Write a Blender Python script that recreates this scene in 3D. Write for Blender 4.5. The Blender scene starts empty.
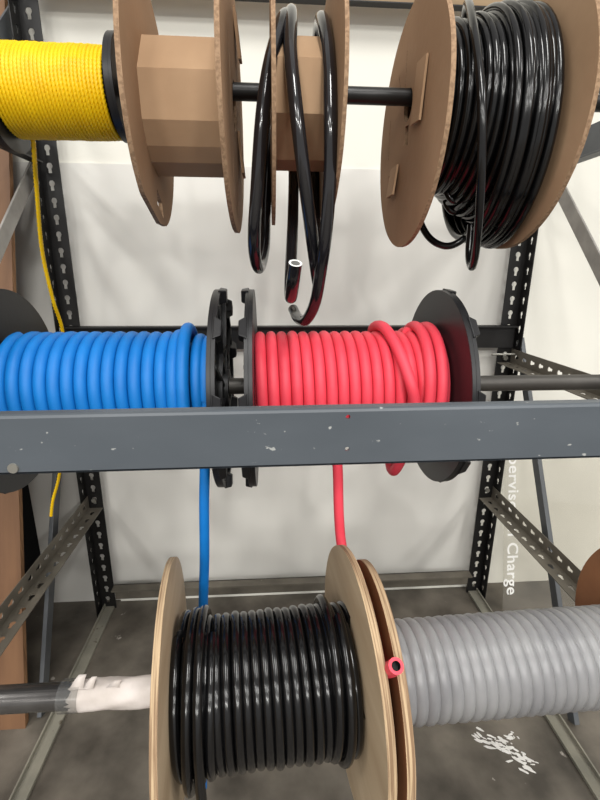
import bpy, bmesh, math, random
from mathutils import Vector, Matrix
from mathutils.geometry import tessellate_polygon
random.seed(4)
PI = math.pi
scene = bpy.context.scene
COL = scene.collection

# ------------------------------------------------------------------ camera
def set_camera():
    p, y, r = 0.2824, 0.0697, 0.0061
    F = Vector((math.sin(y)*math.cos(p), math.cos(y)*math.cos(p), -math.sin(p)))
    R = Vector((math.cos(y), -math.sin(y), 0)); U = R.cross(F)
    R2 = R*math.cos(r) + U*math.sin(r); U2 = U*math.cos(r) - R*math.sin(r)
    cam = bpy.data.cameras.new('camera'); o = bpy.data.objects.new('camera', cam); COL.objects.link(o)
    m = Matrix((R2, U2, -F)).transposed().to_4x4(); m.translation = Vector((-0.0755, -1.2143, 1.0241))
    o.matrix_world = m
    cam.sensor_fit = 'VERTICAL'; cam.sensor_height = 36; cam.lens = 36*450/800
    cam.clip_start = 0.02
    scene.camera = o
set_camera()

# ------------------------------------------------------------------ world, lights, exposure
world = bpy.data.worlds.new('room_light'); scene.world = world; world.use_nodes = True
bg = world.node_tree.nodes['Background']; bg.inputs[0].default_value = (1.0, 0.98, 0.955, 1); bg.inputs[1].default_value = 0.68
def area(name, loc, size, power, target=None, color=(1, 0.985, 0.95)):
    l = bpy.data.lights.new(name, 'AREA'); l.shape = 'RECTANGLE'; l.size, l.size_y = size; l.energy = power; l.color = color
    o = bpy.data.objects.new(name, l); COL.objects.link(o); o.location = loc
    if target:
        o.rotation_euler = (Vector(target)-Vector(loc)).to_track_quat('-Z', 'Y').to_euler()
    return o
area('overhead_key_fill', (0.15, -1.9, 3.1), (0.30, 1.2), 42)
for fx in (-3.2, -1.1, 1.1, 3.2):
    area('overhead_key_fill', (fx, -4.2, 3.1), (0.30, 1.2), 62)  # unseen fill row, added to light the wall from the front
for fx in (-2.2, 2.3):
    area('overhead_key_fill', (fx, -1.6, 3.1), (0.30, 1.2), 34)  # unseen side fills, added to even out the light on the wall
for fx in (-2.2, 0.1, 2.4):
    area('overhead_key_fill', (fx, -6.8, 3.1), (0.30, 1.2), 170)  # unseen far fill row, added to brighten the lower wall
scene.view_settings.view_transform = 'Standard'; scene.view_settings.look = 'None'
scene.view_settings.gamma = 1.0; scene.view_settings.use_curve_mapping = False
scene.view_settings.exposure = 0.0

# ------------------------------------------------------------------ materials
def srgb(c):
    return tuple((v/255/12.92 if v/255 <= 0.04045 else ((v/255+0.055)/1.055)**2.4) for v in c) + (1,)
MATS = {}
def mat(name, c1, c2=None, scale=8, stretch=(1, 1, 1), rough=0.5, metal=0.0, bump=0.0, bscale=60, contrast=(0.3, 0.7),
        spots=None, sscale=40, sth=0.68, sstretch=(1, 1, 1), coat=0, spec=0.5, detail=4, rvar=0):
    m = bpy.data.materials.new(name); m.use_nodes = True; nt = m.node_tree; N = nt.nodes; L = nt.links
    b = N['Principled BSDF']
    b.inputs['Roughness'].default_value = rough; b.inputs['Metallic'].default_value = metal
    b.inputs['Specular IOR Level'].default_value = spec
    if coat: b.inputs['Coat Weight'].default_value = coat; b.inputs['Coat Roughness'].default_value = 0.08
    tc = N.new('ShaderNodeTexCoord')
    def noise(sc, st, det=detail):
        mp = N.new('ShaderNodeMapping'); mp.inputs['Scale'].default_value = st
        L.new(tc.outputs['Object'], mp.inputs[0])
        n = N.new('ShaderNodeTexNoise'); n.inputs['Scale'].default_value = sc; n.inputs['Detail'].default_value = det
        L.new(mp.outputs[0], n.inputs['Vector']); return n
    col = None
    if c2:
        n = noise(scale, stretch)
        cr = N.new('ShaderNodeValToRGB'); cr.color_ramp.elements[0].position = contrast[0]; cr.color_ramp.elements[1].position = contrast[1]
        cr.color_ramp.elements[0].color = srgb(c1); cr.color_ramp.elements[1].color = srgb(c2)
        L.new(n.outputs['Fac'], cr.inputs[0]); col = cr.outputs[0]
    else:
        b.inputs['Base Color'].default_value = srgb(c1)
    if spots:
        n = noise(sscale, sstretch, 6)
        cr = N.new('ShaderNodeValToRGB'); cr.color_ramp.elements[0].position = sth; cr.color_ramp.elements[1].position = sth+0.03
        L.new(n.outputs['Fac'], cr.inputs[0])
        mx = N.new('ShaderNodeMix'); mx.data_type = 'RGBA'
        L.new(cr.outputs[0], mx.inputs[0])
        if col: L.new(col, mx.inputs[6])
        else: mx.inputs[6].default_value = srgb(c1)
        mx.inputs[7].default_value = srgb(spots); col = mx.outputs[2]
    if col: L.new(col, b.inputs['Base Color'])
    if rvar:
        n = noise(scale*1.7, stretch); ma = N.new('ShaderNodeMapRange'); ma.inputs[3].default_value = rough-rvar; ma.inputs[4].default_value = rough+rvar
        L.new(n.outputs['Fac'], ma.inputs[0]); L.new(ma.outputs[0], b.inputs['Roughness'])
    if bump:
        n = noise(bscale, stretch); bp = N.new('ShaderNodeBump'); bp.inputs['Strength'].default_value = bump; bp.inputs['Distance'].default_value = 0.002
        L.new(n.outputs['Fac'], bp.inputs['Height']); L.new(bp.outputs[0], b.inputs['Normal'])
    MATS[name] = m; return m
mat('wall_paint', (228, 226, 216), (218, 216, 206), scale=2.0, rough=0.6, bump=0.1, bscale=90)
mat('lower_wall_tone', (222, 220, 213), (204, 202, 196), scale=2.2, stretch=(1.6, 1, 0.35), rough=0.35, bump=0.05, bscale=30)  # slightly darker, greyer tone for the lower wall
mat('gap_shade', (12, 11, 11), (8, 8, 8), rough=0.9)  # near-black base colour carries the shade of the gap behind the plywood
mat('concrete', (58, 53, 46), (108, 101, 91), scale=8, rough=0.55, bump=0.15, bscale=60, contrast=(0.32, 0.68), detail=9, rvar=0.15, spots=(160, 154, 146), sscale=22, sth=0.70)
mat('paint_spill', (226, 224, 220), (200, 198, 194), scale=60, rough=0.5)
mat('black_steel', (24, 23, 22), (17, 16, 16), scale=20, rough=0.42, spec=0.35, spots=(92, 84, 72), sscale=55, sth=0.72, bump=0.05)
mat('grey_steel', (80, 86, 92), (68, 74, 80), scale=9, stretch=(0.5, 1, 1), rough=0.40, spec=0.45, spots=(150, 152, 150), sscale=80, sth=0.70, sstretch=(0.8, 1, 1.2), bump=0.05, bscale=30)
mat('rail_steel', (112, 106, 95), (88, 83, 74), scale=14, rough=0.5, metal=0.25, spots=(130, 124, 110), sscale=60, sth=0.7, bump=0.06)
mat('brace_steel', (168, 164, 158), (134, 131, 126), scale=16, rough=0.5, metal=0.1, bump=0.05)
mat('brace_blue', (84, 87, 90), (68, 71, 74), scale=10, rough=0.45, metal=0.1, bump=0.04)
mat('base_steel', (135, 131, 118), (108, 106, 96), scale=12, rough=0.55, metal=0.1, bump=0.06, spots=(84, 76, 64), sscale=30, sth=0.66)
mat('tan_board', (150, 126, 94), (130, 108, 80), scale=12, stretch=(0.3, 3, 3), rough=0.7)
mat('cardboard', (156, 126, 98), (142, 113, 86), scale=7, rough=0.85, bump=0.25, bscale=90, spec=0.25)
mat('cardboard_edge', (152, 124, 97), (126, 100, 76), scale=220, rough=0.9, contrast=(0.4, 0.6), detail=2)
mat('cardboard_light', (172, 142, 112), (158, 128, 99), scale=9, rough=0.8, bump=0.15, bscale=70, spec=0.25)
mat('ply', (182, 162, 134), (156, 134, 106), scale=5, stretch=(1, 0.7, 4), rough=0.65, bump=0.1, bscale=40, contrast=(0.35, 0.7))
mat('ply_edge', (178, 154, 122), (122, 97, 72), scale=10, stretch=(40, 1, 1), rough=0.8, contrast=(0.4, 0.6), bump=0.4, bscale=90)
mat('ply_brown', (146, 98, 64), (120, 78, 50), scale=6, stretch=(1, 2, 2), rough=0.6, bump=0.1)
mat('ply_sheet', (122, 88, 60), (94, 64, 42), scale=5, stretch=(6, 1, 0.5), rough=0.65, bump=0.1, contrast=(0.3, 0.75))
mat('ply_sheet_edge', (150, 112, 76), (108, 76, 50), scale=9, stretch=(1, 22, 1), rough=0.75)
mat('blue_rubber', (5, 104, 180), (9, 112, 189), scale=30, rough=0.52, spec=0.35, bump=0.05, bscale=300)
mat('red_rubber', (219, 68, 84), (214, 60, 76), scale=30, rough=0.52, spec=0.35, bump=0.05, bscale=300)
mat('red_inner', (90, 20, 34), rough=0.7)
mat('black_tube', (10, 10, 11), (13, 13, 14), scale=20, rough=0.16, spec=0.42, rvar=0.06)
mat('black_coil', (22, 22, 25), (28, 27, 30), scale=16, rough=0.13, spec=0.5, coat=0.3)
mat('white_bore', (225, 226, 224), rough=0.4)
mat('grey_bore', (150, 150, 148), rough=0.5)
mat('dark_bore', (10, 10, 12), rough=0.6)
mat('yellow_rope', (238, 196, 4), (226, 180, 2), scale=40, rough=0.42, spec=0.4)
mat('black_plastic', (29, 29, 31), (23, 23, 25), scale=14, rough=0.40, spec=0.4, bump=0.05, bscale=150)
mat('shaft_black', (30, 30, 31), (38, 37, 36), scale=18, rough=0.35, metal=0.4)
mat('shaft_dark', (62, 60, 58), (78, 75, 71), scale=22, stretch=(0.4, 1, 1), rough=0.45, metal=0.5)
mat('pipe_steel', (120, 118, 116), (62, 60, 59), scale=14, stretch=(0.5, 1, 1), rough=0.20, metal=0.75, rvar=0.1)
mat('paper', (198, 190, 185), (176, 167, 160), scale=30, rough=0.75, bump=0.4, bscale=60, spots=(150, 135, 118), sscale=26, sth=0.66, sstretch=(1, 1, 1))
mat('bolt_steel', (150, 148, 140), rough=0.4, metal=0.7)
mat('letter_white', (236, 235, 231), rough=0.4)

def film_mat(name, tint, mixfac, rough=0.05, hazecol=(1, 1, 1, 1), haze=0.0):
    m = bpy.data.materials.new(name); m.use_nodes = True; nt = m.node_tree; N = nt.nodes; L = nt.links
    N.remove(N['Principled BSDF']); out = N['Material Output']
    t = N.new('ShaderNodeBsdfTransparent'); t.inputs[0].default_value = tint
    g = N.new('ShaderNodeBsdfGlossy'); g.inputs['Roughness'].default_value = rough
    d = N.new('ShaderNodeBsdfDiffuse'); d.inputs[0].default_value = hazecol
    f = N.new('ShaderNodeFresnel'); ge = N.new('ShaderNodeNewGeometry'); mr = N.new('ShaderNodeMapRange'); mr.inputs[3].default_value = 1.49; mr.inputs[4].default_value = 1/1.49
    L.new(ge.outputs['Backfacing'], mr.inputs[0]); L.new(mr.outputs[0], f.inputs[0])
    mx = N.new('ShaderNodeMixShader'); L.new(f.outputs[0], mx.inputs[0]); L.new(t.outputs[0], mx.inputs[1]); L.new(g.outputs[0], mx.inputs[2])
    m2 = N.new('ShaderNodeMixShader'); m2.inputs[0].default_value = haze; L.new(mx.outputs[0], m2.inputs[1]); L.new(d.outputs[0], m2.inputs[2])
    L.new(m2.outputs[0], out.inputs[0]); MATS[name] = m
film_mat('acrylic', (0.975, 0.97, 0.955, 1), 0.0, 0.03, hazecol=(0.62, 0.6, 0.56, 1), haze=0.05)
film_mat('clear_tape', (0.85, 0.85, 0.84, 1), 0.0, 0.12, hazecol=(0.5, 0.5, 0.5, 1), haze=0.05)

def grey_vinyl():
    m = mat('grey_vinyl', (136, 136, 136), (116, 116, 118), scale=10, stretch=(1, 1, 1), rough=0.32, spec=0.5, bump=0.05, bscale=90)
    b = m.node_tree.nodes['Principled BSDF']
    b.inputs['Subsurface Weight'].default_value = 0.25; b.inputs['Subsurface Radius'].default_value = (0.01, 0.01, 0.011); b.inputs['Subsurface Scale'].default_value = 0.6
grey_vinyl()

# ------------------------------------------------------------------ mesh helpers
class MB:
    def __init__(s): s.v = []; s.f = []; s.m = []
    def add(s, vs, fs, mi=0):
        o = len(s.v); s.v += [tuple(p) for p in vs]
        for f in fs: s.f.append(tuple(i+o for i in f)); s.m.append(mi)
    def box(s, a, b, mi=0):
        x0, y0, z0 = a; x1, y1, z1 = b
        s.add([(x0,y0,z0),(x1,y0,z0),(x1,y1,z0),(x0,y1,z0),(x0,y0,z1),(x1,y0,z1),(x1,y1,z1),(x0,y1,z1)],
              [(0,3,2,1),(4,5,6,7),(0,1,5,4),(1,2,6,5),(2,3,7,6),(3,0,4,7)], mi)
    def bar(s, A, B, w, t, up=(1, 0, 0), mi=0):           # flat bar from A to B, thickness t along `up`, width w
        A = Vector(A); B = Vector(B); d = (B-A).normalized(); u = Vector(up); u = (u-d*u.dot(d)).normalized(); n = d.cross(u)
        vs = []
        for P in (A, B):
            for a, b in ((-1,-1),(1,-1),(1,1),(-1,1)): vs.append(P+n*(a*w/2)+u*(b*t/2))
        s.add(vs, [(3,2,1,0),(4,5,6,7),(0,1,5,4),(1,2,6,5),(2,3,7,6),(3,0,4,7)], mi)
    def cyl(s, A, B, r, n=24, mi=0, caps=True, r2=None):
        A = Vector(A); B = Vector(B); d = (B-A).normalized(); u = d.orthogonal().normalized(); w = d.cross(u); r2 = r if r2 is None else r2
        vs = [A+u*r*math.cos(2*PI*i/n)+w*r*math.sin(2*PI*i/n) for i in range(n)]+[B+u*r2*math.cos(2*PI*i/n)+w*r2*math.sin(2*PI*i/n) for i in range(n)]
        fs = [(i,(i+1)%n,n+(i+1)%n,n+i) for i in range(n)]
        if caps: fs += [tuple(range(n-1,-1,-1)), tuple(range(n,2*n))]
        s.add(vs, fs, mi)
    def pipe(s, A, B, r, ri, n=32, mi=0, mb=None):        # hollow
        A = Vector(A); B = Vector(B); d = (B-A).normalized(); u = d.orthogonal().normalized(); w = d.cross(u); mb = mi if mb is None else mb
        ring = lambda P, q: [P+u*q*math.cos(2*PI*i/n)+w*q*math.sin(2*PI*i/n) for i in range(n)]
        vs = ring(A, r)+ring(B, r)+ring(B, ri)+ring(A, ri)
        for k in range(4):
            a = k*n; b = ((k+1) % 4)*n
            s.add(vs, [(a+i, a+(i+1)%n, b+(i+1)%n, b+i) for i in range(n)], mb if k == 2 else mi)
    def tube(s, pts, r, sides=10, mi=0, end0='cap', end1='cap', bore=2, lip=1, lobes=0, lobe=0.16, pitch=0.02, rin=0.58):
        P = [Vector(p) for p in pts]; n = len(P); T = []
        for i in range(n):
            t = P[min(i+1, n-1)]-P[max(i-1, 0)]; T.append(t.normalized())
        u = T[0].orthogonal().normalized(); vs = []; dist = 0; U = []
        for i in range(n):
            if i: dist += (P[i]-P[i-1]).length
            u = (u-T[i]*u.dot(T[i])).normalized(); w = T[i].cross(u); U.append((u.copy(), w))
            for k in range(sides):
                a = 2*PI*k/sides
                rr = r*(1+lobe*math.cos(lobes*a-2*PI*dist/pitch)) if lobes else r
                vs.append(P[i]+u*(rr*math.cos(a))+w*(rr*math.sin(a)))
        fs = [(i*sides+k, i*sides+(k+1)%sides, (i+1)*sides+(k+1)%sides, (i+1)*sides+k) for i in range(n-1) for k in range(sides)]
        s.add(vs, fs, mi)
        for e, i in ((end0, 0), (end1, n-1)):
            uu, ww = U[i]; inward = T[i] if i == 0 else -T[i]
            ring = lambda q, off: [P[i]+inward*off+uu*(q*math.cos(2*PI*k/sides))+ww*(q*math.sin(2*PI*k/sides)) for k in range(sides)]
            if e == 'cap': s.add(ring(r, 0), [tuple(range(sides))], mi)
            elif e == 'open':
                a = ring(r, 0)+ring(r*rin, 0)
                s.add(a, [(k,(k+1)%sides,sides+(k+1)%sides,sides+k) for k in range(sides)], lip)
                a = ring(r*rin, 0)+ring(r*rin, 0.012)
                s.add(a, [(k,(k+1)%sides,sides+(k+1)%sides,sides+k) for k in range(sides)]+[tuple(range(sides, 2*sides))], bore)
    def plate(s, loops, x0, x1, mi=0, rim=None, hole=None):  # loops in (y,z); loops[0] outer, rest holes; extruded along X
        rim = mi if rim is None else rim; hole = rim if hole is None else hole
        L3 = [[Vector((a, b, 0)) for a, b in lp] for lp in loops]
        flat = [p for lp in loops for p in lp]; n = len(flat)
        tris = tessellate_polygon(L3)
        vs = [(x0, a, b) for a, b in flat]+[(x1, a, b) for a, b in flat]
        def ccw(t):
            (ax,ay),(bx,by),(cx,cy) = [flat[i] for i in t]; return (bx-ax)*(cy-ay)-(by-ay)*(cx-ax)
        f0 = []; f1 = []
        for t in tris:
            if abs(ccw(t)) < 1e-12: continue
            t = t if ccw(t) > 0 else t[::-1]
            f1.append(tuple(i+n for i in t)); f0.append(t[::-1])
        s.add(vs, f0+f1, mi)
        o = 0
        for li, lp in enumerate(loops):
            k = len(lp); s.add([(x0,a,b) for a,b in lp]+[(x1,a,b) for a,b in lp], [(i,(i+1)%k,k+(i+1)%k,k+i) for i in range(k)], rim if li == 0 else hole)
    def build(s, name, mats, parent=None, smooth=True, bevel=0.0, angle=40):
        me = bpy.data.meshes.new(name); me.from_pydata(s.v, [], s.f)
        for mname in (mats if isinstance(mats, (list, tuple)) else [mats]): me.materials.append(MATS[mname])
        me.polygons.foreach_set('material_index', s.m)
        bm = bmesh.new(); bm.from_mesh(me); bmesh.ops.remove_doubles(bm, verts=bm.verts, dist=1e-6)
        bmesh.ops.recalc_face_normals(bm, faces=bm.faces); bm.to_mesh(me); bm.free()
        if smooth:
            me.polygons.foreach_set('use_smooth', [True]*len(me.polygons)); me.set_sharp_from_angle(angle=math.radians(angle))
        o = bpy.data.objects.new(name, me); COL.objects.link(o)
        if parent: o.parent = parent
        if bevel:
            b = o.modifiers.new('bevel', 'BEVEL'); b.width = bevel; b.segments = 2; b.limit_method = 'ANGLE'; b.angle_limit = math.radians(50)
        me.update(); return o
def tag(o, label, cat, group=None):
    o['label'] = label; o['category'] = cat
    if group: o['group'] = group
    return o
def thing(name, label, cat, loc=(0, 0, 0), rot=(0, 0, 0), group=None):
    o = bpy.data.objects.new(name, None); COL.objects.link(o); o.location = loc; o.rotation_euler = rot; o.empty_display_size = 0.05
    return tag(o, label, cat, group)
def catmull(pts, n=8):
    P = [Vector(p) for p in pts]; P = [P[0]*2-P[1]]+P+[P[-1]*2-P[-2]]; out = []
    for i in range(1, len(P)-2):
        for k in range(n):
            t = k/n; a, b, c, d = P[i-1:i+3]
            out.append(0.5*((2*b)+(c-a)*t+(2*a-5*b+4*c-d)*t*t+(3*b-a-3*c+d)*t**3))
    out.append(P[-2]); return out
def circle(R, n=64, cy=0, cz=0, wob=0, ph=0):
    out = []
    for i in range(n):
        a = 2*PI*i/n; r = R*(1+wob*(math.sin(3*a+ph)+0.6*math.sin(7*a+2*ph)+0.4*math.sin(13*a+ph*3)))
        out.append((cy+r*math.cos(a), cz+r*math.sin(a)))
    return out
def rect(cy, cz, w, h, ang=0, skew=0):
    c, s = math.cos(ang), math.sin(ang)
    return [(cy+c*a-s*b, cz+s*a+c*b) for a, b in ((-w/2-skew,-h/2),(w/2-skew,-h/2),(w/2+skew,h/2),(-w/2+skew,h/2))]
def winding(turns, yc, zc, seg=48, t0=0.0, t1=None):
    """turns: list of (x, R, dz) per full turn; angle 0 = top, quarter turn = front."""
    n = len(turns)-1; t1 = n if t1 is None else t1; out = []; N = int((t1-t0)*seg)
    for i in range(N+1):
        t = t0+(t1-t0)*i/N; k = min(int(t), n-1); u = t-k; u = u*u*(3-2*u)*0.5+u*0.5
        a, b = turns[k], turns[k+1]
        x, R, dz = [a[j]+(b[j]-a[j])*u for j in range(3)]
        A = 2*PI*t
        w = 0.5-0.5*math.cos(A)                          # slack hangs at the bottom of the turn
        out.append((x, yc-R*math.sin(A), zc+R*math.cos(A)+dz*w))
    return out

# ------------------------------------------------------------------ setting
def structure(o): o['kind'] = 'structure'; return o
m = MB(); m.box((-4, -6, -0.1), (4, 2, 0)); structure(m.build('floor', 'concrete', smooth=False))
m = MB(); m.box((-0.775, 0.04, 0), (4, 0.16, 4)); wall = structure(m.build('wall_back', 'wall_paint', smooth=False))
m = MB(); m.box((-0.785, 0.034, 0.0), (0.605, 0.0405, 1.27)); m.build('lower_wall', 'lower_wall_tone', wall, smooth=False)  # thin, slightly darker sheet over the lower wall
m = MB(); m.box((-0.56, 0.026, 0.0), (0.60, 0.034, 0.030)); structure(m.build('baseboard_back', 'wall_paint', smooth=False, bevel=0.001))
m = MB(); m.box((-4, 0.15, 0), (-0.785, 0.25, 4)); m.box((-0.785, 0.041, 0), (-0.776, 0.25, 4)); structure(m.build('gap_shade_wall', 'gap_shade', smooth=False))  # added dark wall, stands in for shade behind the leaning sheet
# paint spill on the floor
def spill():
    rs = random.Random(7); m = MB()
    for i in range(70):
        t = rs.random(); cx = 0.392+t*0.10+rs.gauss(0, 0.010); cy = -0.470-t*0.075+rs.gauss(0, 0.010)
        if i > 56: cx = 0.46+rs.gauss(0, 0.014); cy = -0.478+rs.gauss(0, 0.008)
        a = math.radians(-40)+rs.gauss(0, 0.35); L = rs.uniform(0.004, 0.014)*(1 if i < 50 else 0.6); W = L*rs.uniform(0.2, 0.4)
        n = 9; pts = []
        for k in range(n):
            q = 2*PI*k/n; rr = rs.uniform(0.6, 1.1)
            x, y = L*math.cos(q)*rr, W*math.sin(q)*rr
            pts.append((cx+x*math.cos(a)-y*math.sin(a), cy+x*math.sin(a)+y*math.cos(a), 0.0008+i*1e-5))
        m.add(pts, [tuple(range(n))]); m.add([(p[0], p[1], 0.0001) for p in pts]+pts, [(k,(k+1)%n,n+(k+1)%n,n+k) for k in range(n)])
    o = m.build('paint_spill', 'paint_spill', smooth=False)
    tag(o, 'spattered white paint stain on the concrete floor beneath the grey tubing', 'paint stain')
spill()

# ------------------------------------------------------------------ rack
rack = thing('storage_rack', 'dark steel shelving rack of slotted angle posts holding three rows of reels', 'rack')
def keyhole(cu, cv, n=20, flip=1):
    """star-shaped teardrop, radius by angle (u across, v along)"""
    out = []
    for i in range(n):
        a = 2*PI*i/n+1e-4
        best = 0.0
        for q in range(60):                                # outline = union of big circle at top, slot below
            r = q*0.0004
            u, v = r*math.cos(a), r*math.sin(a)*flip
            if math.hypot(u, v-0.0035) < 0.0072 or (abs(u) < 0.0042 and -0.0125 < v < 0.004): best = r
        out.append((cu+best*math.cos(a), cv+best*math.sin(a), a))
    return out
def slotted(m, u0, u1, length, pitch, t, fn, mi=0, start=0.0, flip=1, scale=1.0, offset=0.0):
    """strip u0..u1 x 0..length with a keyhole per pitch; fn(u, v, w) -> 3D point"""
    k = int((length-start)/pitch); v0 = start
    def quad(a, b): 
        vs = [fn(u0,a,0),fn(u1,a,0),fn(u1,b,0),fn(u0,b,0),fn(u0,a,t),fn(u1,a,t),fn(u1,b,t),fn(u0,b,t)]
        m.add(vs, [(0,1,2,3),(7,6,5,4),(0,4,5,1),(3,2,6,7),(0,3,7,4),(1,5,6,2)], mi)
    if start > 0.001: quad(0, start)
    n = 20
    for c in range(k):
        va = start+c*pitch; vb = va+pitch; cu = (u0+u1)/2+offset; cv = (va+vb)/2
        inn = keyhole(cu, cv, n, flip)
        if scale != 1: inn = [(cu+(p[0]-cu)*scale, cv+(p[1]-cv)*scale, p[2]) for p in inn]
        outp = []
        for (_, _, a) in inn:
            ca, sa = math.cos(a), math.sin(a)
            tu = ((u1-cu) if ca > 0 else (u0-cu))/ca if abs(ca) > 1e-6 else 1e9
            tv = ((vb-cv) if sa > 0 else (va-cv))/sa if abs(sa) > 1e-6 else 1e9
            q = min(tu, tv); outp.append((cu+ca*q, cv+sa*q))
        # snap the nearest outline points to the four corners
        for (x, y) in ((u0,va),(u1,va),(u1,vb),(u0,vb)):
            j = min(range(n), key=lambda i: (outp[i][0]-x)**2+(outp[i][1]-y)**2); outp[j] = (x, y)
        vs = [fn(p[0],p[1],0) for p in inn]+[fn(p[0],p[1],0) for p in outp]+[fn(p[0],p[1],t) for p in inn]+[fn(p[0],p[1],t) for p in outp]
        fs = []
        for i in range(n):
            j = (i+1) % n
            fs += [(i, j, n+j, n+i), (2*n+j, 2*n+i, 3*n+i, 3*n+j), (j, i, 2*n+i, 2*n+j)]
            if min(abs(outp[i][0]-u0)+abs(outp[j][0]-u0), abs(outp[i][0]-u1)+abs(outp[j][0]-u1)) < 1e-6: fs.append((n+i, n+j, 3*n+j, 3*n+i))
        m.add(vs, fs, mi)
    if length-(start+k*pitch) > 0.001: quad(start+k*pitch, length)
HP = 0.0381; FR = -0.743
def post(sx, y, dy, h=2.0):
    m = MB(); X = 0.61*sx
    slotted(m, 0, 0.045, h, HP, 0.0022, lambda u, v, w: (X-sx*u, y+dy*w, v), start=0.014)
    slotted(m, 0, 0.042, h, HP, 0.0022, lambda u, v, w: (X-sx*w, y+dy*u, v), start=0.014, scale=0.8)
    return m.build('post', 'black_steel', rack, smooth=False)
for sx in (-1, 1):
    post(sx, 0.0, -1); post(sx, FR, 1)
def rail(sx, ztop, h=0.040, w=0.040, matn='rail_steel', down=True):
    """slotted angle running front to back: upright flange outside, lying flange inward at its foot"""
    m = MB(); X = 0.606*sx; y0 = FR+0.004; L = -0.004-y0; zb = ztop-h
    slotted(m, 0, h, L, HP, 0.002, lambda u, v, w2: (X-sx*w2, y0+v, zb+u), scale=0.85)
    slotted(m, 0, w, L, HP, 0.002, lambda u, v, w2: (X-sx*u, y0+v, zb+w2), scale=0.85)
    return m.build('side_rail', matn, rack, smooth=False)
rail(-1, 0.391); rail(1, 0.388); rail(1, 0.814); rail(-1, 0.814)
for sx in (-1, 1):                                        # upper rails: plain deep channel
    m = MB(); m.box((0.604*sx-0.003, FR+0.004, 1.252), (0.604*sx+0.003, -0.046, 1.318)); m.box((0.604*sx-0.003-(0.02 if sx > 0 else 0), FR+0.004, 1.252), (0.604*sx+0.003+(0.02 if sx < 0 else 0), -0.046, 1.256))
    m.build('upper_rail', 'brace_blue' if sx > 0 else 'black_steel', rack, smooth=False, bevel=0.001)
    # bearer brackets carrying the shafts
    m = MB(); m.box((sx*0.565-0.02, -0.485, 1.235), (sx*0.565+0.02, -0.435, 1.2585)); m.box((sx*0.585-0.016, -0.485, 1.235), (sx*0.585+0.016, -0.435, 1.240)); m.build('shaft_bracket', 'black_steel', rack, smooth=False)
    m = MB(); m.box((sx*0.588-0.018, -0.738, 0.388), (sx*0.588+0.018, -0.698, 0.4497)); m.build('shaft_bracket', 'grey_steel', rack, smooth=False)
    # base angle lying on the floor
    m = MB(); m.box((sx*0.585-0.015, FR-0.02, 0.0), (sx*0.585+0.015, -0.003, 0.008)); m.box((sx*0.598-0.002, FR-0.02, 0.0), (sx*0.598+0.002, -0.003, 0.018)); m.build('base_angle', 'base_steel', rack, smooth=False, bevel=0.001)
# braces
m = MB(); m.bar((-0.628, 0.0, 0.74), (-0.628, -0.352, 0.0), 0.030, 0.010); m.build('brace', 'brace_blue', rack, smooth=False, bevel=0.001)
m = MB(); m.bar((0.628, 0.004, 0.84), (0.628, -0.455, 0.004), 0.026, 0.012); m.build('brace', 'brace_blue', rack, smooth=False, bevel=0.001)
m = MB(); m.bar((-0.626, 0.030, 1.275), (-0.626, -0.70, 0.61), 0.036, 0.005); m.build('brace', 'brace_steel', rack, smooth=False, bevel=0.001)
m = MB(); m.bar((0.626, 0.0, 1.293), (0.626, -0.70, 0.60), 0.034, 0.005); m.build('brace', 'brace_steel', rack, smooth=False, bevel=0.001)
m = MB(); m.bar((-0.626, 0.03, 1.573), (-0.626, -0.45, 1.118), 0.040, 0.005); m.build('brace', 'brace_blue', rack, smooth=False, bevel=0.001)
m = MB(); m.bar((0.626, 0.03, 1.60), (0.626, -0.45, 1.145), 0.040, 0.005); m.build('brace', 'brace_blue', rack, smooth=False, bevel=0.001)
# rear beams
m = MB(); m.box((-0.600, -0.012, 0.818), (0.600, -0.0035, 0.880)); m.box((-0.600, -0.030, 0.876), (0.600, -0.0035, 0.880)); m.build('rear_beam', 'black_steel', rack, smooth=False)
m = MB(); m.box((-0.562, -0.006, 0.035), (0.562, -0.003, 0.087)); m.box((-0.562, -0.034, 0.082), (0.562, -0.003, 0.087)); m.build('rear_beam', 'rail_steel', rack, smooth=False)
m = MB(); m.box((-0.600, -0.024, 1.596), (0.600, -0.0035, 1.665)); m.box((-0.60, -0.026, 1.594), (0.60, -0.0035, 1.596), 1); m.build('rear_beam', ['tan_board', 'black_steel'], rack, smooth=False)
# front beam: channel with two drilled holes
def front_beam():
    m = MB(); z0, z1 = 0.8070, 0.8765; x0, x1 = -0.605, 0.605; y = FR; r = 0.004
    top = [(y, z1-r), (y+r*0.3, z1-r*0.3), (y+r, z1), (y+0.016, z1), (y+0.016, z1-0.003), (y+0.004, z1-0.003), (y+0.004, z1-r)]
    bot = [(y, z0+r), (y+0.004, z0+r), (y+0.004, z0+0.003), (y+0.022, z0+0.003), (y+0.022, z0), (y+r, z0), (y+r*0.3, z0+r*0.3)]
    for pr in (top, bot):
        n = len(pr); m.add([(x0, p, q) for p, q in pr]+[(x1, p, q) for p, q in pr], [(i,(i+1)%n,n+(i+1)%n,n+i) for i in range(n-1)]+[tuple(range(n)), tuple(range(2*n-1, n-1, -1))])
    holes = [[(0.0165+0.0026*math.cos(-2*PI*i/12), zc+0.0026*math.sin(-2*PI*i/12)) for i in range(12)] for zc in (0.8665, 0.828)]
    mm = MB(); mm.plate([[(x0, z0+r), (x1, z0+r), (x1, z1-r), (x0, z1-r)]]+holes, 0, 0.004); m.add([(v[1], y+v[0], v[2]) for v in mm.v], mm.f)
    o = m.build('front_beam', 'grey_steel', rack, smooth=False)
    o.rotation_euler.y = -0.006
    q = MB(); q.cyl((-0.351, y-0.002, 0.816), (-0.351, y+0.001, 0.816), 0.0055, 14, r2=0.006); q.build('rivet', 'bolt_steel', o)
front_beam()
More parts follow.
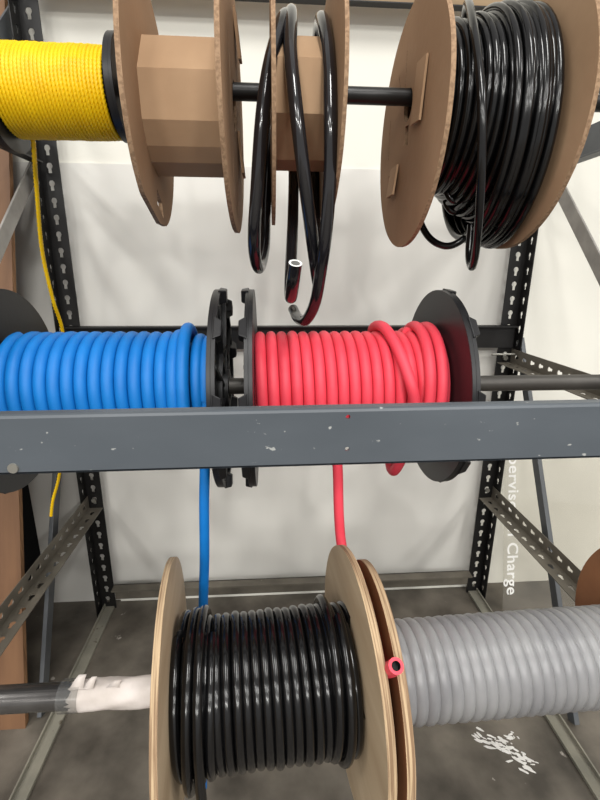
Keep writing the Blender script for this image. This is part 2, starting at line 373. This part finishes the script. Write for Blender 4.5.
m = MB(); m.cyl((0.535, -0.03, 0.803), (0.60, -0.03, 0.803), 0.003, 10); m.build('bolt', 'bolt_steel', rack)
for sx, z in ((-1, 0.391), (1, 0.388), (1, 0.80)):
    m = MB(); m.cyl((sx*0.5875, -0.003, z-0.012), (sx*0.5875, -0.010, z-0.012), 0.007, 6); m.build('bolt', 'bolt_steel', rack, smooth=False)

# ------------------------------------------------------------------ shafts
YT, ZT = -0.46, 1.275; YM, ZM = -0.46, 0.834; YB, ZB = -0.72, 0.467
def bar_thing(name, x0, x1, y, z, r, ri, matn, label):
    m = MB(); m.pipe((x0, y, z), (x1, y, z), r, ri); return tag(m.build(name, matn), label, 'shaft')
bar_thing('reel_shaft', -0.59, 0.59, YT, ZT-0.0045, 0.0115, 0.008, 'shaft_black', 'thin black steel shaft carrying the top row of cardboard reels')
bar_thing('reel_shaft', -0.585, 0.66, YM, ZM-0.003, 0.0140, 0.010, 'shaft_dark', 'dark brown steel shaft through the blue and red hose reels')
pipe = thing('reel_pipe', 'shiny grey steel pipe through the bottom reels, paper wrapped near the plywood', 'pipe', (0, YB, ZB))
m = MB(); m.pipe((-0.62, 0, 0), (0.66, 0, 0), 0.0172, 0.014); m.build('pipe_body', 'pipe_steel', pipe)
def wrap():
    m = MB(); n = 40; rs = random.Random(3); rows = []
    xs = [-0.347+i*(0.125/16) for i in range(17)]
    for i, x in enumerate(xs):
        row = []
        for k in range(n):
            a = 2*PI*k/n; jag = 0
            if i == 0: jag = rs.uniform(-0.006, 0.004)
            rr = 0.0188+0.0009*math.sin(5*a+x*90)+rs.uniform(0, 0.0007)
            row.append((x+jag, rr*math.cos(a), rr*math.sin(a)))
        rows.append(row)
    vs = [p for r in rows for p in r]
    m.add(vs, [(i*n+k, i*n+(k+1)%n, (i+1)*n+(k+1)%n, (i+1)*n+k) for i in range(16) for k in range(n)])
    # torn flaps standing up
    for (x, L, w, lift) in ((-0.338, 0.020, 0.020, 0.012), (-0.322, 0.016, 0.014, 0.010), (-0.29, 0.012, 0.018, 0.005)):
        g = 5; f = []
        for i in range(g+1):
            u = i/g
            for s in (-1, 1): f.append((x+s*w/2*(1-0.5*u)+0.006*u*u, -0.004+L*u*0.6-0.004, 0.0188+lift*math.sin(u*1.6)*u))
        m.add(f, [(2*i, 2*i+1, 2*i+3, 2*i+2) for i in range(g)])
    o = m.build('paper_wrap', 'paper', pipe); so = o.modifiers.new('thickness', 'SOLIDIFY'); so.thickness = 0.0004
    o['label'] = 'torn white paper wrapped around the pipe'
    m = MB(); m.pipe((-0.362, 0, 0), (-0.335, 0, 0), 0.0205, 0.0202, 40); o = m.build('clear_tape', 'clear_tape', pipe); o['label'] = 'clear tape over the paper edge'
wrap()

# ------------------------------------------------------------------ top row
def flange_card(parent, x0, x1, R, holes, wob=0.004, ph=0, name='flange', bore=0.032, n=90):
    m = MB(); m.plate([circle(R, n, wob=wob, ph=ph), circle(bore, 28, 0, 0.002)]+holes, x0, x1, 0, 1)
    return m.build(name, ['cardboard', 'cardboard_edge'], parent, angle=50)
def core_poly(parent, x0, x1, R, rot=0.2, sides=8, name='core', matn='cardboard_light', angs=None):
    m = MB(); rs = random.Random(sides*7+int(R*1000)); pts = []
    if angs: sides = len(angs)
    for i in range(sides):
        a = math.radians(angs[i]) if angs else 2*PI*i/sides+rot; r = R*(1+rs.uniform(-0.02, 0.02)); pts.append((r*math.cos(a), r*math.sin(a)))
    inn = [(p[0]*0.94, p[1]*0.94) for p in pts]; k = sides
    for i in range(k):
        j = (i+1) % k; a, b, c, d = pts[i], pts[j], inn[j], inn[i]
        m.add([(x0,)+a, (x0,)+b, (x0,)+c, (x0,)+d, (x1,)+a, (x1,)+b, (x1,)+c, (x1,)+d], [(0,4,5,1), (3,2,6,7), (0,1,2,3), (7,6,5,4)])
    return m.build(name, matn, parent, smooth=False, bevel=0.0015)
# yellow rope spool
sp = thing('rope_spool', 'black plastic spool filled with yellow rope at the top left', 'spool', (0, YT, 1.262))
for x0, x1 in ((-0.444, -0.437), (-0.284, -0.277)):
    zf = 0.006 if x0 > -0.4 else -0.006; rf = 0.066 if x0 > -0.4 else 0.071
    m = MB(); m.plate([circle(rf, 72, 0, zf), circle(0.021, 24)], x0, x1); f = m.build('flange', 'black_plastic', sp, bevel=0.001)
    xo = x0 if x0 < -0.4 else x1; s = -1 if x0 < -0.4 else 1
    m = MB(); m.plate([circle(rf, 72, 0, zf), circle(rf-0.006, 72, 0, zf)], min(xo, xo+s*0.004), max(xo, xo+s*0.004)); m.build('rim', 'black_plastic', f)
m = MB(); m.pipe((-0.437, 0, 0), (-0.284, 0, 0), 0.042, 0.021, 40); m.build('core', 'black_plastic', sp)
def yellow():
    m = MB(); r = 0.0029; N = 30; rs = random.Random(5)
    turns = [(-0.4332+i*0.00500, 0.0545+rs.uniform(-0.0004, 0.0006)-(0.001 if i > N-4 else 0), 0) for i in range(N)]
    m.tube(winding(turns, YT, 1.261, seg=320), r, 8, lobes=3, lobe=0.20, pitch=0.0054)
    tail = [(-0.421, -0.440, 1.222), (-0.422, -0.438, 1.2035), (-0.430, -0.425, 1.180), (-0.4494, -0.388, 1.1505), (-0.4772, -0.34, 1.0547), (-0.4842, -0.31, 0.9655), (-0.4881, -0.28, 0.8949), (-0.5051, -0.27, 0.7563), (-0.5395, -0.27, 0.596), (-0.5648, -0.27, 0.5231), (-0.5749, -0.27, 0.4829)]
    m.tube(catmull(tail, 70), 0.0031, 8, lobes=3, lobe=0.24, pitch=0.0075)
    tag(m.build('rope', 'yellow_rope', angle=180), 'twisted yellow rope wound on the spool with a loose end hanging down', 'rope')
yellow()
# empty cardboard reel
def card_reel_empty():
    r = thing('cardboard_reel', 'empty cardboard reel with bare many-sided core beside the yellow rope', 'reel', (0, YT, 1.244), (0, 0, 0.0))
    hole = [(0.004+a, -0.124+b) for a, b in ((-0.022, -0.004), (0.018, -0.020), (0.014, 0.002), (-0.018, 0.018))]
    out = circle(0.160, 100, wob=0.005, ph=1.1)
    out = [(p[0], max(p[1], -0.154+max(0, -(p[0]+0.01))*0.32)) for p in out]
    m = MB(); m.plate([out, circle(0.030, 28, 0, 0.008), hole], -0.003, 0.003, 0, 1); f = m.build('flange', ['cardboard', 'cardboard_edge'], r, angle=50)
    f.location = (-0.2415, 0, 0); f.rotation_euler = (0, 0, 0.025)
    slit = [rect(-0.06, 0.02, 0.003, 0.10, 0.0), rect(0.05, 0.05, 0.003, 0.09, 0.5), rect(0.02, -0.105, 0.003, 0.07, 0.1), rect(-0.055, -0.10, 0.003, 0.055, -0.1)]
    f = flange_card(r, -0.003, 0.003, 0.172, slit, 0.007, 2.3); f.location = (-0.124, 0, 0.006); f.rotation_euler = (0, 0, -0.02)
    for y, z, an in ((0.035, 0.105, 0.25), (0.06, -0.05, -0.1)):
        m = MB(); m.bar((0.004, y, z+0.03), (0.010, y+an*0.04, z-0.03), 0.034, 0.004, up=(1, 0, 0)); m.build('tab', 'cardboard', f, smooth=False)
    core_poly(r, -0.240, -0.127, 0.086, angs=(-40, 0, 40, 80, 118, 165, 203, 225, 243, 275))
card_reel_empty()
# narrow cardboard reel
def card_reel_narrow():
    r = thing('cardboard_reel', 'narrow cardboard reel under loose loops of thick black tubing', 'reel', (0, YT, 1.252))
    flange_card(r, -0.0685, -0.0635, 0.160, [rect(-0.05, -0.10, 0.003, 0.06)], 0.006, 0.4)
    flange_card(r, 0.0150, 0.0200, 0.158, [rect(-0.085, -0.05, 0.004, 0.09), rect(0.05, 0.06, 0.02, 0.03, 0.3)], 0.006, 3.4)
    m = MB(); m.bar((0.0215, -0.03, 0.088), (0.031, -0.03, 0.065), 0.03, 0.003); m.build('tab', 'cardboard', r, smooth=False)
    core_poly(r, -0.0635, 0.0150, 0.083, rot=0.36, sides=8)
card_reel_narrow()
COIL = [(-0.0396, -0.6, 1.0321), (-0.0421, -0.585, 1.0077), (-0.043, -0.55, 0.9858), (-0.0431, -0.52, 0.9943), (-0.0396, -0.48, 1.0352), (-0.0334, -0.42, 1.11), (-0.0292, -0.355, 1.2021), (-0.0334, -0.348, 1.2969), (-0.0396, -0.38, 1.3461), (-0.0458, -0.46, 1.3653), (-0.0668, -0.53, 1.2902), (-0.0793, -0.56, 1.2186), (-0.089, -0.55, 1.1266), (-0.0955, -0.52, 1.0578), (-0.0898, -0.47, 1.0259), (-0.081, -0.41, 1.0618), (-0.077, -0.365, 1.1469), (-0.066, -0.345, 1.2666), (-0.0456, -0.37, 1.3431), (-0.0383, -0.45, 1.3741), (-0.043, -0.53, 1.3005), (-0.0395, -0.57, 1.2323), (-0.0291, -0.57, 1.1563), (-0.0143, -0.54, 1.0776), (-0.0005, -0.5, 1.0116), (0.0074, -0.45, 1.0044), (0.0084, -0.4, 1.0728), (0.0074, -0.36, 1.1719), (0.0084, -0.345, 1.2834), (0.0065, -0.38, 1.3477), (0.0035, -0.46, 1.3634), (0.006, -0.53, 1.2981), (0.0059, -0.568, 1.2193), (0.0076, -0.568, 1.1501), (0.0057, -0.553, 1.0771), (0.002, -0.53, 1.0235), (-0.0031, -0.5, 0.9739), (-0.0136, -0.46, 0.9433), (-0.0244, -0.42, 0.9425), (-0.0316, -0.39, 0.9555)]
m = MB(); m.tube(catmull(COIL, 10), 0.0091, 16, end0='open', end1='open', lip=1, bore=2, rin=0.68)
tag(m.build('tubing', ['black_coil', 'white_bore', 'grey_bore'], angle=60), 'thick glossy black tubing looped loosely over the narrow reel, white open end', 'tubing')
# big cardboard reel with black tubing
def card_reel_big():
    r = thing('cardboard_reel', 'large round cardboard reel packed with thin black tubing at the top right', 'reel', (0, YT, 1.228))
    holes = [[(0.008, 0.006), (0.010, -0.02), (-0.012, -0.024), (-0.010, 0.004)], rect(0.082, -0.066, 0.022, 0.036, 0.1, 0.002), rect(0.102, 0.010, 0.0025, 0.06), rect(0.022, 0.085, 0.0025, 0.05), rect(0.05, 0.07, 0.0025, 0.045, -0.5)]
    holes = [[(-a, b) for a, b in h][::-1] for h in holes] if False else holes
    m = MB(); m.plate([circle(0.165, 90, -0.004, -0.003, wob=0.002, ph=0.6), circle(0.0215, 28, 0, 0.0325)]+holes, 0.136, 0.142, 0, 1); f = m.build('flange', ['cardboard', 'cardboard_edge'], r, angle=50)
    for y, z, w, h, an, lift in ((-0.062, 0.030, 0.040, 0.074, 0.12, 0.003), (0.048, -0.064, 0.040, 0.044, 0.0, 0.006)):
        m = MB(); m.bar((0.1345-0.001, y-an*0.03, z+h/2), (0.1345-lift, y+an*0.03, z-h/2), w, 0.003, up=(1, 0, 0)); m.build('tab', 'cardboard_light', f, smooth=False)
    m = MB(); m.plate([circle(0.176, 100, 0, 0.006, wob=0.003, ph=2), circle(0.0215, 28, 0, 0.0325)], 0.306, 0.312, 0, 1); m.build('flange', ['cardboard_light', 'cardboard_edge'], r, angle=50)
    core_poly(r, 0.142, 0.306, 0.075, rot=0.1, sides=10, matn='cardboard')
card_reel_big()
def top_black():
    m = MB(); r = 0.0056; rs = random.Random(11); turns = []
    n = 15
    for i in range(n):                                    # lower layer, partly hidden
        u = i/(n-1); turns.append((0.149+u*0.150, 0.090+0.016*u, -0.004*u))
    pts = winding(turns, YT, 1.240, seg=48); m.tube(pts, r, 8)
    turns = []; xs = 0.147
    for i in range(15):
        u = i/14
        R = 0.101+0.025*min(1, u*1.4)+rs.uniform(-0.003, 0.003); dz = 0.010-0.054*u**1.9+rs.uniform(-0.007, 0.007)
        turns.append((0.149+0.151*u+rs.uniform(-0.003, 0.003), R, dz))
    m.tube(winding(turns, YT, 1.246, seg=56), r, 10)
    turns = []
    for i in range(8):
        u = i/7; turns.append((0.236+0.058*u+rs.uniform(-0.006, 0.006), 0.126+0.010*u+rs.uniform(-0.003, 0.004), -0.034-0.016*u+rs.uniform(-0.008, 0.008)))
    m.tube(winding(turns, YT, 1.245, seg=56), r, 10)
    hang = [(0.2252, -0.42, 1.3783), (0.2052, -0.48, 1.3803), (0.1858, -0.56, 1.3134), (0.1815, -0.61, 1.2315), (0.1883, -0.615, 1.1662), (0.2001, -0.6, 1.1058), (0.2148, -0.57, 1.0516), (0.2251, -0.54, 1.029), (0.2317, -0.51, 1.0468), (0.2386, -0.49, 1.0917)]
    m.tube(catmull(hang, 10), r, 10)
    loop = [(0.1597, -0.38, 1.2195), (0.1677, -0.4, 1.1695), (0.1739, -0.42, 1.1174), (0.1891, -0.44, 1.0784), (0.2118, -0.46, 1.062), (0.235, -0.47, 1.0709), (0.2626, -0.46, 1.0991)]
    m.tube(catmull(loop, 10), r, 10)
    small = [(0.1959, -0.45, 1.1908), (0.2009, -0.46, 1.1738), (0.2034, -0.47, 1.141), (0.2155, -0.475, 1.1276), (0.2289, -0.475, 1.1364), (0.2359, -0.46, 1.1603), (0.2389, -0.45, 1.180)]
    m.tube(catmull(small, 10), r, 10)
    small = [(p[0]+0.012, p[1]+0.03, p[2]-0.012) for p in small]; m.tube(catmull(small, 10), r, 10)
    tag(m.build('tubing', 'black_tube', angle=60), 'thin shiny black tubing wound on the big cardboard reel, loops sagging', 'tubing')
top_black()

# ------------------------------------------------------------------ middle row
ZR = 0.8265
def plastic_flange(root, xi, s, lugs=True):
    """inner face at xi, outward direction s"""
    R = 0.166
    X = lambda a: xi+s*a
    def pl(m, loops, a, b): m.plate(loops, min(X(a), X(b)), max(X(a), X(b)))
    m = MB(); pl(m, [circle(R, 96), circle(0.020, 24)], 0, 0.006)
    f = m.build('flange', 'black_plastic', root, bevel=0.0015)
    m = MB(); pl(m, [circle(R, 96), circle(R-0.010, 96)], 0.006, 0.012); pl(m, [circle(0.075, 60), circle(0.068, 60)], 0.006, 0.013); pl(m, [circle(0.034, 40), circle(0.020, 40)], 0.006, 0.018)
    m.build('rim', 'black_plastic', f, bevel=0.001)
    for i in range(9):
        a = 2*PI*i/9+0.25; m = MB(); h = 0.16
        pts = []
        for rr, da in ((R+0.003, h*0.75), (R+0.003, -h*0.75), (R-0.022, -h*0.55), (R-0.022, h*0.55)): pts.append((rr*math.cos(a+da), rr*math.sin(a+da)))
        top = []
        for rr, da in ((R+0.001, h*0.5), (R+0.001, -h*0.5), (R-0.018, -h*0.38), (R-0.018, h*0.38)): top.append((rr*math.cos(a+da), rr*math.sin(a+da)))
        m.add([(X(0.008),)+p for p in pts]+[(X(0.020),)+p for p in top], [(0,1,2,3),(4,5,6,7)]+[(k,(k+1)%4,4+(k+1)%4,4+k) for k in range(4)])
        m.build('lug', 'black_plastic', f, smooth=False, bevel=0.0015)
        m = MB(); b = a+PI/9; m.bar((X(0.0095), 0.034*math.cos(b), 0.034*math.sin(b)), (X(0.0095), (R-0.010)*math.cos(b), (R-0.010)*math.sin(b)), 0.005, 0.007, up=(1, 0, 0)); m.build('spoke', 'black_plastic', f, smooth=False)
def hose_reel(x0, x1, label):
    r = thing('hose_reel', label, 'reel', (0, YM, ZR))
    plastic_flange(r, x0, -1); plastic_flange(r, x1, 1)
    m = MB(); m.pipe((x0, 0, 0), (x1, 0, 0), 0.068, 0.060, 48); m.build('core', 'black_plastic', r)
hose_reel(-0.4985, -0.1615, 'black plastic reel of blue hose with lugged rim, left in the middle row')
hose_reel(-0.0985, 0.2085, 'black plastic reel of red hose with lugged rim, right in the middle row')
def blue():
    m = MB(); r = 0.0098; R = 0.0855; rs = random.Random(2)
    turns = [(-0.478+i*0.0196, R+rs.uniform(-0.0006, 0.0006), 0) for i in range(13)]
    turns += [(-0.2240, R+0.003, -0.004), (-0.2090, R+0.0145, -0.048), (-0.1900, R-0.004, -0.002), (-0.1745, R-0.006, 0), (-0.1735, R-0.005, 0)]
    p = winding(turns, YM, ZR+0.003, seg=64, t1=len(turns)-2+0.25)
    x, y, z = p[-1]
    tail = [(x, y, z), (x-0.002, y-0.002, z-0.05), (-0.183, -0.553, 0.67), (-0.188, -0.556, 0.559), (-0.195, -0.56, 0.459), (-0.207, -0.56, 0.25), (-0.218, -0.56, 0.045)]
    m.tube([Vector(q) for q in p], r, 14); m.tube(catmull(tail, 10), 0.0082, 14)
    # inner layer under the gaps
    m.tube(winding([(-0.486+i*0.0196, R-0.0165, 0) for i in range(17)], YM, ZR+0.003, seg=32), r*0.9, 8)
    # open end
    T = [Vector((-0.2165, -0.56, 0.07)), Vector((-0.218, -0.562, 0.040))]; m.tube(T, 0.0084, 14, end1='open', lip=0, bore=1)
    tag(m.build('hose', ['blue_rubber', 'dark_bore'], angle=60), 'blue rubber hose wound in even turns, its free end hanging behind the bottom reel', 'hose')
blue()
def red():
    m = MB(); r = 0.0090; R = 0.0860; rs = random.Random(9)
    turns = [(-0.0905+i*0.0181, R+rs.uniform(-0.0006, 0.0006), 0) for i in range(17)]
    turns += [(0.198, R+0.004, 0), (0.194, R+0.0155, -0.003), (0.174, R+0.0165, -0.004), (0.160, R+0.006, 0)]
    p = winding(turns, YM, ZR+0.003, seg=64); m.tube(p, r, 14)
    over = [(0.160, YM+R, ZR-0.02), (0.135, YM+R, ZR+0.03), (0.112, YM+0.055, ZR+R+0.004), (0.113, YM-0.012, ZR+R+0.021), (0.124, YM-0.06, ZR+R-0.002), (0.138, YM-R-0.015, ZR+0.035), (0.147, YM-R-0.0175, ZR), (0.151, YM-R-0.010, ZR-0.045), (0.150, YM-0.062, ZR-R-0.014), (0.145, YM-0.025, ZR-R-0.064), (0.148, YM+0.02, ZR-R-0.052), (0.158, YM+0.07, ZR-R+0.02), (0.165, YM+R+0.012, ZR-0.01)]
    m.tube(catmull(over, 10), r, 14)
    m.tube(winding([(-0.096+i*0.0181, R-0.016, 0) for i in range(17)], YM, ZR+0.003, seg=32), r*0.9, 8)
    tail = [(0.026, -0.522, 0.773), (0.030, -0.543, 0.745), (0.033, -0.551, 0.71), (0.036, -0.556, 0.64), (0.0405, -0.565, 0.585), (0.0475, -0.60, 0.545), (0.0500, -0.66, 0.520), (0.0520, -0.72, 0.522), (0.0540, -0.78, 0.552), (0.0552, -0.815, 0.586), (0.0560, -0.838, 0.616)]
    m.tube(catmull(tail, 10), 0.0084, 14, end1='open', lip=0, bore=1, rin=0.6)
    tag(m.build('hose', ['red_rubber', 'dark_bore'], angle=60), 'red rubber hose wound in even turns, free end poking between the plywood flanges', 'hose')
red()

# ------------------------------------------------------------------ bottom row
def ply_flange(root, x0, x1, R, mats, wob=0.0015, ph=0):
    m = MB(); m.plate([circle(R, 96, wob=wob, ph=ph), circle(0.0225, 28)], x0, x1, 0, 1); return m.build('flange', mats, root, angle=50, bevel=0.0008)
w = thing('plywood_reel', 'pale plywood reel of thick black tubing in the bottom row', 'reel', (-0.085, YB, ZB+0.005), (0, 0, 0.072))
f = ply_flange(w, -0.004, 0.004, 0.1735, ['ply', 'ply_edge'], ph=1); f.location = (-0.1255, 0, 0.002); f.rotation_euler = (0, 0, 0.03)
ply_flange(w, 0.116, 0.126, 0.1735, ['ply', 'ply_edge'], ph=2.2)
m = MB(); m.pipe((-0.119, 0, 0), (0.118, 0, 0), 0.068, 0.0225, 48); m.build('core', 'ply_brown', w)
def bottom_black():
    m = MB(); r = 0.0063; rs = random.Random(21); turns = []
    n = 20
    for i in range(n): turns.append((-0.1145+i*0.01225+rs.uniform(-0.0008, 0.0008), 0.0880+rs.uniform(-0.0012, 0.0012), -0.005+rs.uniform(-0.004, 0.001)))
    m.tube(winding(turns, 0, 0, seg=64), r, 12)
    m.tube(winding([(-0.113+i*0.0125, 0.077, 0) for i in range(19)], 0, 0, seg=32), r, 8)
    # loose outer turns near the left flange, tail dropping in front
    turns = [(-0.084, 0.092, 0), (-0.097, 0.0995, -0.016), (-0.110, 0.096, -0.012)]; m.tube(winding(turns, 0, 0, seg=64), r, 12)
    p = winding([(-0.070, 0.089, 0), (-0.085, 0.1005, 0), (-0.088, 0.1005, 0)], 0, 0, seg=64, t1=1.25)
    x, y, z = p[-1]; m.tube(p+[(x, y, z-0.03), (x+0.001, y+0.002, z-0.10), (x+0.001, y+0.006, z-0.19), (x-0.004, y+0.012, z-0.26)], r, 12)
    turns = [(0.099, 0.0985, 0), (0.085, 0.0995, 0.0), (0.072, 0.078, 0)]; m.tube(winding(turns, 0, 0, seg=64), r, 12)
    o = m.build('tubing', 'black_tube', angle=60); o.location = w.location; o.rotation_euler = w.rotation_euler
    tag(o, 'thick shiny black tubing wound on the plywood reel, tail dropping in front', 'tubing')
bottom_black()
g = thing('plywood_reel', 'brown faced plywood reel of clear grey tubing in the bottom row', 'reel', (0.0, YB, ZB-0.006), (0, 0, 0.03))
ply_flange(g, 0.060, 0.070, 0.164, ['ply_brown', 'ply_edge'], ph=3)
ply_flange(g, 0.500, 0.511, 0.168, ['ply_brown', 'ply_edge'], ph=4)
m = MB(); m.pipe((0.071, 0, 0), (0.500, 0, 0), 0.046, 0.0225, 48); m.build('core', 'ply_brown', g)
def grey():
    m = MB(); r = 0.0118; rs = random.Random(31); turns = []
    x = 0.080; 
    for i in range(27):
        turns.append((x, 0.0552+rs.uniform(-0.0004, 0.0004), 0)); x += 0.0158
        if x > 0.493: break
    m.tube(winding(turns, 0, 0, seg=56), r, 12)
    m.tube(winding([(0.078+i*0.0158, 0.050, 0) for i in range(26)], 0, 0, seg=32), 0.008, 8)
    o = m.build('tubing', 'grey_vinyl', angle=60); o.location = g.location; o.rotation_euler = g.rotation_euler
    o.location.z += 0.015
    tag(o, 'translucent grey vinyl tubing wound in close ribs on the brown reel', 'tubing')
grey()

# ------------------------------------------------------------------ things leaning behind
m = MB(); t = 0.016
y0, y1, H = -0.385, 0.008, 1.62
n = 1
m.add([(-1.25, y0, 0), (-0.650, y0, 0), (-0.634, y1, H), (-1.25, y1, H), (-1.25, y0+t, 0.004), (-0.650, y0+t, 0.004), (-0.634, y1+t, H+0.004), (-1.25, y1+t, H+0.004)],
      [(0,1,2,3), (7,6,5,4), (0,4,5,1), (3,2,6,7), (0,3,7,4)], 0)
m.add([(-0.650, y0, 0), (-0.634, y1, H), (-0.634, y1+t, H+0.004), (-0.650, y0+t, 0.004)], [(0,1,2,3)], 1)
tag(m.build('plywood_sheet', ['ply_sheet', 'ply_sheet_edge'], smooth=False), 'brown plywood sheet leaning upright beside the left side of the rack', 'board')
# clear acrylic sign lettered in white
sg = thing('acrylic_sign', 'clear acrylic sign sheet with white sideways lettering behind the rack', 'sign', (0.637, -0.104, 0.0), (math.radians(-13), 0, 0))
m = MB(); m.box((0, 0, 0.001), (0.62, 0.003, 0.60)); m.build('sheet', 'acrylic', sg, smooth=False, bevel=0.0004)
def lettering(body, size, x, zend, spacing=1.0):
    def glyph(txt):
        c = bpy.data.curves.new('letter', 'FONT'); c.body = txt; c.size = size; c.extrude = 0.0002; c.space_character = spacing; c.offset = size*0.014
        o = bpy.data.objects.new('letter', c); COL.objects.link(o)
        dg = bpy.context.evaluated_depsgraph_get(); me = bpy.data.meshes.new_from_object(o.evaluated_get(dg))
        bpy.data.objects.remove(o); return me
    run = glyph('Charge'); xs = 0.163/(max(v.co.x for v in run.vertices)-min(v.co.x for v in run.vertices))
    ztop = zend+xs*max(v.co.x for v in glyph(body).vertices)
    bar = max(v.co.x for v in glyph('|').vertices)
    for k, ch in enumerate(body):
        if ch == ' ': continue
        off = max(v.co.x for v in glyph(body[:k]+'|').vertices)-bar if k else 0.0
        me = glyph(ch)                                     # text x runs down the sheet, text y to the right
        me.transform(Matrix(((0, 1, 0, x), (0, 0, -1, -0.0006), (-xs, 0, 0, ztop-off*xs), (0, 0, 0, 1))))
        me.materials.clear(); me.materials.append(MATS['letter_white'])
        q = bpy.data.objects.new('letter', me); COL.objects.link(q); q.parent = sg
lettering('Supervisor in Charge', 0.048, 0.012, 0.062, 1.06)
